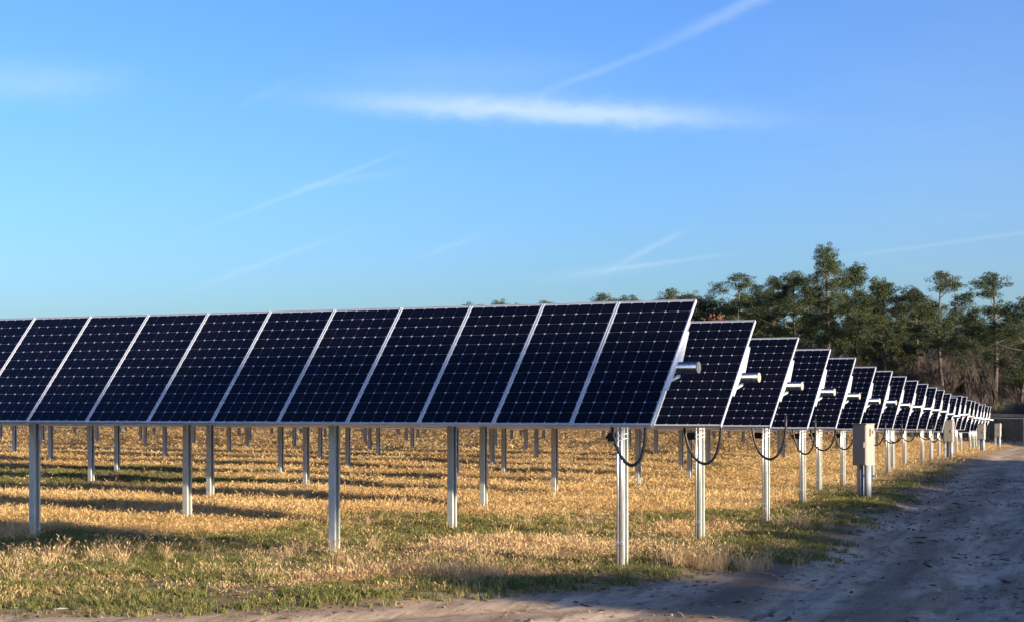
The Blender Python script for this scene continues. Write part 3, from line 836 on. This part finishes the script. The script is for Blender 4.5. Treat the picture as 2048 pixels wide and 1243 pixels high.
def pine(seed, H, crown_lo, spread, nb, per=46, top_round=.5, tuft=.55, nwid=.055, nlen=.30, sub=5):
    r = random.Random(seed); rn_ = np.random.default_rng(seed)
    b = MB()
    lean = (r.uniform(-.03, .03), r.uniform(-.03, .03)); wob = r.uniform(0, 6)
    def axis_(u): return Vector((lean[0]*H*u + .012*H*math.sin(u*5+wob), lean[1]*H*u + .010*H*math.cos(u*4+wob), H*u))
    us = [0, .1, .25, .4, .55, .7, .85, .97]
    b.tube([axis_(u) for u in us], [H*.0135*(1-.86*u)+.015 for u in us], 8)
    cen, rad = [], []
    for k in range(nb):
        v = (k + r.random()) / nb
        u = crown_lo + (1 - crown_lo) * v * .97
        prof = (1 - ((v - .5) / .5) ** 2 * .78) if v > .5 else .50 + .50 * (v / .5)
        a = k * 2.4 + r.uniform(-.6, .6)
        Lb = spread * prof * r.choice((.25, .55, .75, .95, 1.05)) * (1 if v < .9 else .5)
        lr = spread * r.uniform(.26, .42)                      # size of this lobe of foliage
        base = axis_(max(.1, u - .05)); dirv = Vector((math.cos(a), math.sin(a), 0))
        c_ = axis_(u) + dirv * Lb + Vector((0, 0, .10 * Lb))
        p1 = base.lerp(c_, .5) + Vector((0, 0, -.06 * Lb))
        b.tube([base, p1, c_], [.045 + .003*H*(1-v), .034, .014], 4, cap=False)
        for q in range(sub):
            d_ = Vector((r.gauss(0, 1), r.gauss(0, 1), r.gauss(0, 1))).normalized() * (r.random() ** .4)
            cen.append((c_.x + d_.x*lr, c_.y + d_.y*lr, c_.z + d_.z*lr*.72)); rad.append(tuft * r.uniform(.6, 1.3))
    pt = axis_(1.0)
    for q in range(5): cen.append((pt.x + r.gauss(0, .3), pt.y + r.gauss(0, .3), pt.z + r.gauss(0, .3))); rad.append(tuft * .8)
    Vv, Ff = needle_tufts(cen, rad, per, rn_, nlen, nwid)
    crown = np_mesh('crown', Vv, Ff, [M_NEEDLE])
    return b.mesh('trunk', [M_BARK], True), crown
PK = dict(per=74, tuft=.50, sub=18, nwid=.034, nlen=.19)
PINES = [pine(101, 20, .44, 3.5, 26, **PK), pine(102, 18, .42, 3.7, 26, **PK), pine(103, 20, .60, 3.2, 13, **{**PK, 'sub': 13}), pine(104, 16, .38, 3.7, 25, **PK), pine(105, 19, .50, 3.9, 17, **PK), pine(106, 18, .46, 3.4, 20, **PK)]
PH = [20, 18, 20, 16, 19, 18]
def bare(seed, H, spread, twigs=1.0, leaves=0):
    r = random.Random(seed); b = MB(); ends = []
    def seg(p, d, ln, rad, lvl):
        mid = p + d*ln*.5 + Vector((r.gauss(0, .04*ln), r.gauss(0, .04*ln), 0)); q = p + d*ln
        b.tube([p, mid, q], [rad, rad*.8, rad*.55], 3 if lvl > 0 else 5, cap=False)
        if lvl >= 4 or rad < .006: ends.append(q); return
        n = 3 if lvl < 2 else (4 if r.random() < twigs else 3)
        for k in range(n):
            a = r.uniform(0, 2*math.pi); sp = r.uniform(.25, .75) * spread
            o = d.orthogonal().normalized(); o.rotate(Matrix.Rotation(a, 3, d))
            nd_ = (d + o*sp + Vector((0, 0, .18))).normalized()
            st_ = p.lerp(q, r.uniform(.45, 1.0))
            seg(st_, nd_, ln*r.uniform(.55, .78), max(.011, rad*.55), lvl+1)
    for k in range(2):
        seg(Vector((r.gauss(0, .2), r.gauss(0, .2), 0)), Vector((r.gauss(0, .12), r.gauss(0, .12), 1)).normalized(), H*.36, H*.011, 0)
    return b.mesh('bare_trunk', [M_TWIG]), ends
BARE = [bare(200 + q, 11 + q % 3, .75 + .10*q)[0] for q in range(5)]
def tree_xy(px_, Y): return (px_ - 1024) / 3923.3 * Y
def put_pine(px_, top, Y, proto, label, group, rz, wide=1.0):
    X = tree_xy(px_, Y); g0 = float(ground_base(np.array([X]), np.array([Y]))[0])
    H = (826 - top) * Y / 3923.3 + CAM_Z - g0
    s_ = H / (PH[proto] + .5)
    e = bpy.data.objects.new('pine_tree', None); C.objects.link(e)
    e.location = (X, Y, g0 - .1); e.rotation_euler = (0, 0, rz); e.scale = (s_*wide, s_*wide, s_)
    tag(e, label, 'tree', group)
    link('trunk', PINES[proto][0], e); link('crown', PINES[proto][1], e)
    return e
GRP = 'pines at the edge of the wood'
named = [
    (1652, 490, 215, 0, 'tallest pine of the wood, rising above all the others', 1.0),
    (1708, 524, 220, 1, 'tall pine just right of the tallest one', 1.0),
    (1590, 540, 226, 3, 'dark pine just left of the tallest one', 1.1),
    (1545, 548, 232, 5, 'dense pine second to the left of the tallest one', 1.0),
    (1472, 547, 238, 4, 'broad flat-topped pine standing behind the second and third panel rows', 1.25),
    (1425, 588, 240, 3, 'lower bright green pine beside the top corner of the nearest panel row', 1.1),
    (1772, 555, 206, 1, 'full rounded pine with a pale trunk, right of the two tall pines', 1.1),
    (1835, 572, 228, 5, 'lower pine in the dip between the rounded pines', 1.0),
    (1888, 543, 203, 4, 'open-crowned pine standing out against the sky, second clump from the right', 1.3),
    (1988, 541, 206, 2, 'slender sparse pine with sky showing through, rightmost tall one', 1.4),
    (2044, 590, 198, 3, 'pine cut by the right edge of the photo', 1.1),
    (1935, 622, 215, 1, 'low pine in the gap left of the slender sparse pine', 1.0),
]
for k, (x, ty0, Y, pr, lab, wd) in enumerate(named): put_pine(x, ty0, Y, pr, lab, GRP, k * 1.9, wd)
for k, (x, ty0, Y) in enumerate([(1500, 585, 262), (1620, 570, 265), (1740, 585, 262), (1800, 590, 255), (1860, 598, 250), (1690, 590, 250), (1570, 585, 255), (1915, 610, 255), (2015, 612, 248), (1450, 610, 268), (1960, 640, 240), (1650, 600, 240), (1725, 612, 232), (1530, 610, 245), (1810, 625, 240), (1490, 625, 240), (2060, 600, 250), (1985, 655, 270), (1880, 650, 272), (2035, 650, 275), (1780, 640, 275), (1600, 640, 236), (1690, 650, 238), (1560, 655, 240), (1840, 655, 236), (1930, 660, 232), (1755, 660, 240), (2010, 668, 234), (1510, 650, 242)]):
    put_pine(x, ty0, Y, (k * 5 + 1) % 6, 'pine in the dark rank filling the wood behind the front pines', 'pines filling the wood', k * 2.3, 1.15)
for k, (x, ty0, Y, lab) in enumerate([(1392, 582, 300, 'small distant pine just left of the nearest row\'s top corner'), (1335, 572, 310, 'largest distant pine top showing above the nearest panel row'),
        (1268, 588, 320, 'distant pine top above the end panel of the nearest row'), (1212, 587, 325, 'distant pine top above the first seam of the nearest row'),
        (1085, 598, 345, 'tiny distant treetop above the third panel from the row end'), (1000, 601, 350, 'tiny distant treetop above the fourth panel from the row end'), (935, 604, 355, 'leftmost tiny distant treetop above the panels'),
        ]):
    put_pine(x, ty0, Y, (k + 1) % 6, lab, 'distant pine tops above the nearest row', k * 1.3, 1.2)
for k, (x, ty0, Y) in enumerate([(1300, 596, 330), (1360, 590, 318), (1235, 598, 330), (1180, 608, 335), (1030, 606, 352), (970, 606, 352)]):
    put_pine(x, ty0, Y, (k + 2) % 5, 'distant pine barely clearing the top edge of the nearest panel row', 'barely visible distant pines', k * 2.1, 1.2)
# rust-leaved oak beside the nearest row's corner
tm, ends = bare(260, 9.5, .95)
ends = [e for e in ends if e.z > 2.5]
Vv, Ff = needle_tufts([tuple(e) for e in ends], [.38] * len(ends), 10, np.random.default_rng(5), .16, .09)
X = tree_xy(1424, 205); e = bpy.data.objects.new('oak_tree', None); C.objects.link(e); e.location = (X, 205, float(ground_base(np.array([X]), np.array([205.]))[0]) - .1)
e.scale = (1.2, 1.2, 1.5)
tag(e, 'rust-brown leaved oak below the bright green pine, beside the nearest row corner', 'tree')
link('trunk', tm, e); link('crown', np_mesh('crown', Vv, Ff, [M_RUST]), e)
# leafless woodland under and between the pines: one mass
nb = 900
Y = np.where(rng.random(nb) < .36, rng.uniform(157, 200, nb), rng.uniform(204, 262, nb)); X = rng.uniform(.055, .30, nb) * Y
k = (Y > 165 + 45 * sstep(.20, .08, X / Y))
X, Y = X[k], Y[k]; m_ = len(X)
sc_ = rng.uniform(.50, .98, m_) * np.where(Y < 202, .50, 1.08)
shrubs = BARE
scatter('bare_woodland', np.stack([X, Y, ground_base(X, Y) - .1], 1), np.stack([np.zeros(m_), np.zeros(m_), rng.uniform(0, 6.28, m_)], 1), np.stack([sc_, sc_, sc_], 1), rng.integers(0, 5, m_), shrubs,
        label='leafless grey-brown woodland under the pines behind the fence', cat='woodland')
# evergreen thicket low in the wood
Vt, Ft = needle_tufts([(random.gauss(0, 1.1), random.gauss(0, 1.1), abs(random.gauss(.9, .8))) for q in range(70)], [.5]*70, 90, np.random.default_rng(9), .2, .035)
thick = np_mesh('thicket', Vt, Ft, [M_NEEDLE])
nb = 140; Y = rng.uniform(185, 270, nb); X = rng.uniform(.05, .30, nb) * Y; sc_ = rng.uniform(.6, 1.3, nb)
scatter('evergreen_thicket', np.stack([X, Y, ground_base(X, Y)], 1), np.stack([np.zeros(nb), np.zeros(nb), rng.uniform(0, 6.28, nb)], 1), np.stack([sc_, sc_, sc_*1.1], 1), np.zeros(nb, int), [thick],
        label='dark evergreen thicket deep in the wood', cat='thicket')
# pine wood on the sunny side of the road: shades the road, stands right of the picture
DP = [pine(301, 12, .12, 2.4, 34, per=40, tuft=.65, nwid=.10, nlen=.36, sub=8), pine(302, 12, .15, 2.3, 34, per=40, tuft=.65, nwid=.10, nlen=.36, sub=8)]
def joined(pair, name):
    b0, c0 = pair
    me = bpy.data.meshes.new(name); va = []; fa = []; mi = []
    for q, mm in enumerate((b0, c0)):
        o_ = len(va); va += [tuple(v.co) for v in mm.vertices]; fa += [tuple(i_ + o_ for i_ in pl.vertices) for pl in mm.polygons]; mi += [q] * len(mm.polygons)
    me.from_pydata(va, [], fa); me.materials.append(M_BARK); me.materials.append(M_NEEDLE); me.polygons.foreach_set('material_index', mi); me.update()
    return me
DJ = [joined(DP[0], 'roadside_pine'), joined(DP[1], 'roadside_pine'), joined(pine(303, 17, .90, 2.0, 9, per=40, tuft=.7, nwid=.10, nlen=.36, sub=9), 'roadside_tall_pine')]
TE = math.tan(SUN_EL)
pts, scs, ids = [], [], []
def shade_tree(sx, sy, H, kind=0, wide=1.0):
    """tree whose tip shadow reaches (sx, sy)"""
    P = np.array([sx, sy]) + SUN2 * H / TE
    pts.append((P[0], P[1], float(ground_base(np.array([P[0]]), np.array([P[1]]))[0]) - .1))
    k_ = H / (12.3 if kind < 2 else 17.3); scs.append((k_*wide, k_*wide, k_)); ids.append(kind)
rs = random.Random(3)
s_ = -3.0
while s_ < 210:
    if 60 < s_ < 140: s_ = 140
    edge = ROW0 + E2 * s_ + np.array([.35, 0]) * 1.0
    reach = .9 + 2.6 * max(0, (0 - s_) / 3.0)
    base = edge - SUN2 * reach
    if s_ >= 140: base = edge - SUN2 * 15
    for row_ in range(6 if s_ < 100 else 5):
        q = base + SUN2 * (row_ * 3.2 + rs.uniform(-.35, .35) + (0 if row_ else 0)) + E2 * rs.uniform(-.9, .9) * (0 if s_ < -2 else 1)
        shade_tree(q[0], q[1], rs.uniform(11.4, 12.6), rs.choice((0, 1)), rs.uniform(.95, 1.25))
    s_ += 1.5
# one tall pine whose crown shades the strip before the nearest row at the left
shade_tree(-12.2, 30.9, 17.0, 2, .8)
scatter('roadside_pine_wood', np.array(pts), np.stack([np.zeros(len(pts)), np.zeros(len(pts)), np.array([rs.uniform(0, 6.28) for _ in pts])], 1), np.array(scs), np.array(ids), DJ,
        label='pine wood on the sunny side of the dirt road', cat='wood')

# ------------------------------------------------------------------ chain-link fence at the far end
fence = bpy.data.objects.new('chain_link_fence', None); C.objects.link(fence)
FA = np.array([21.0, 152.0]); FD = np.array([math.cos(.05), -math.sin(.05)])
fz = lambda d: float(ground_base(np.array([FA[0]+FD[0]*d]), np.array([FA[1]+FD[1]*d]))[0])
fence.location = (FA[0], FA[1], 0); fence.rotation_euler = (0, 0, -.05)
tag(fence, 'chain-link fence with pale metal posts at the far end of the road', 'fence')
FH = 2.1
for d_ in np.arange(-9, 40, 3.05):
    b = MB(); b.tube([(0, 0, -.2), (0, 0, FH), (.02, -.04, FH + .08), (.10, -.22, FH + .32)], [.036, .036, .03, .022], 8)
    link('post', b.mesh('post', [M_FENCE], True), fence, (d_, 0, fz(d_)))
b = MB(); b.tube([(d_, 0, fz(d_) + FH) for d_ in np.arange(-9, 40, 3.05)], .013, 6)
link('top_rail', b.mesh('top_rail', [M_FENCE], True), fence)
for q in range(3):
    b = MB(); b.tube([(d_ + .03 + q*.03, -.08 - q*.06, fz(d_) + FH + .13 + q*.08) for d_ in np.arange(-9, 40, 3.05)], .005, 4)
    link('barbed_wire', b.mesh('barbed_wire', [M_FENCE]), fence)
Vv = []; Ff = []
for d_ in np.arange(-9, 37, .09):
    for sg in (-1, 1):
        a0, a1 = d_, d_ + sg * 2.0
        if a1 < -9 or a1 > 38: continue
        z0, z1 = fz(a0), fz(a1) + FH
        k = len(Vv); w_ = .0006
        Vv += [(a0 - w_, .005*sg, z0), (a0 + w_, .005*sg, z0), (a1 + w_, .005*sg, z1), (a1 - w_, .005*sg, z1)]; Ff.append((k, k+1, k+2, k+3))
tag(link('wire_mesh', np_mesh('wire_mesh', Vv, Ff, [M_FENCE]), fence), kind='stuff')
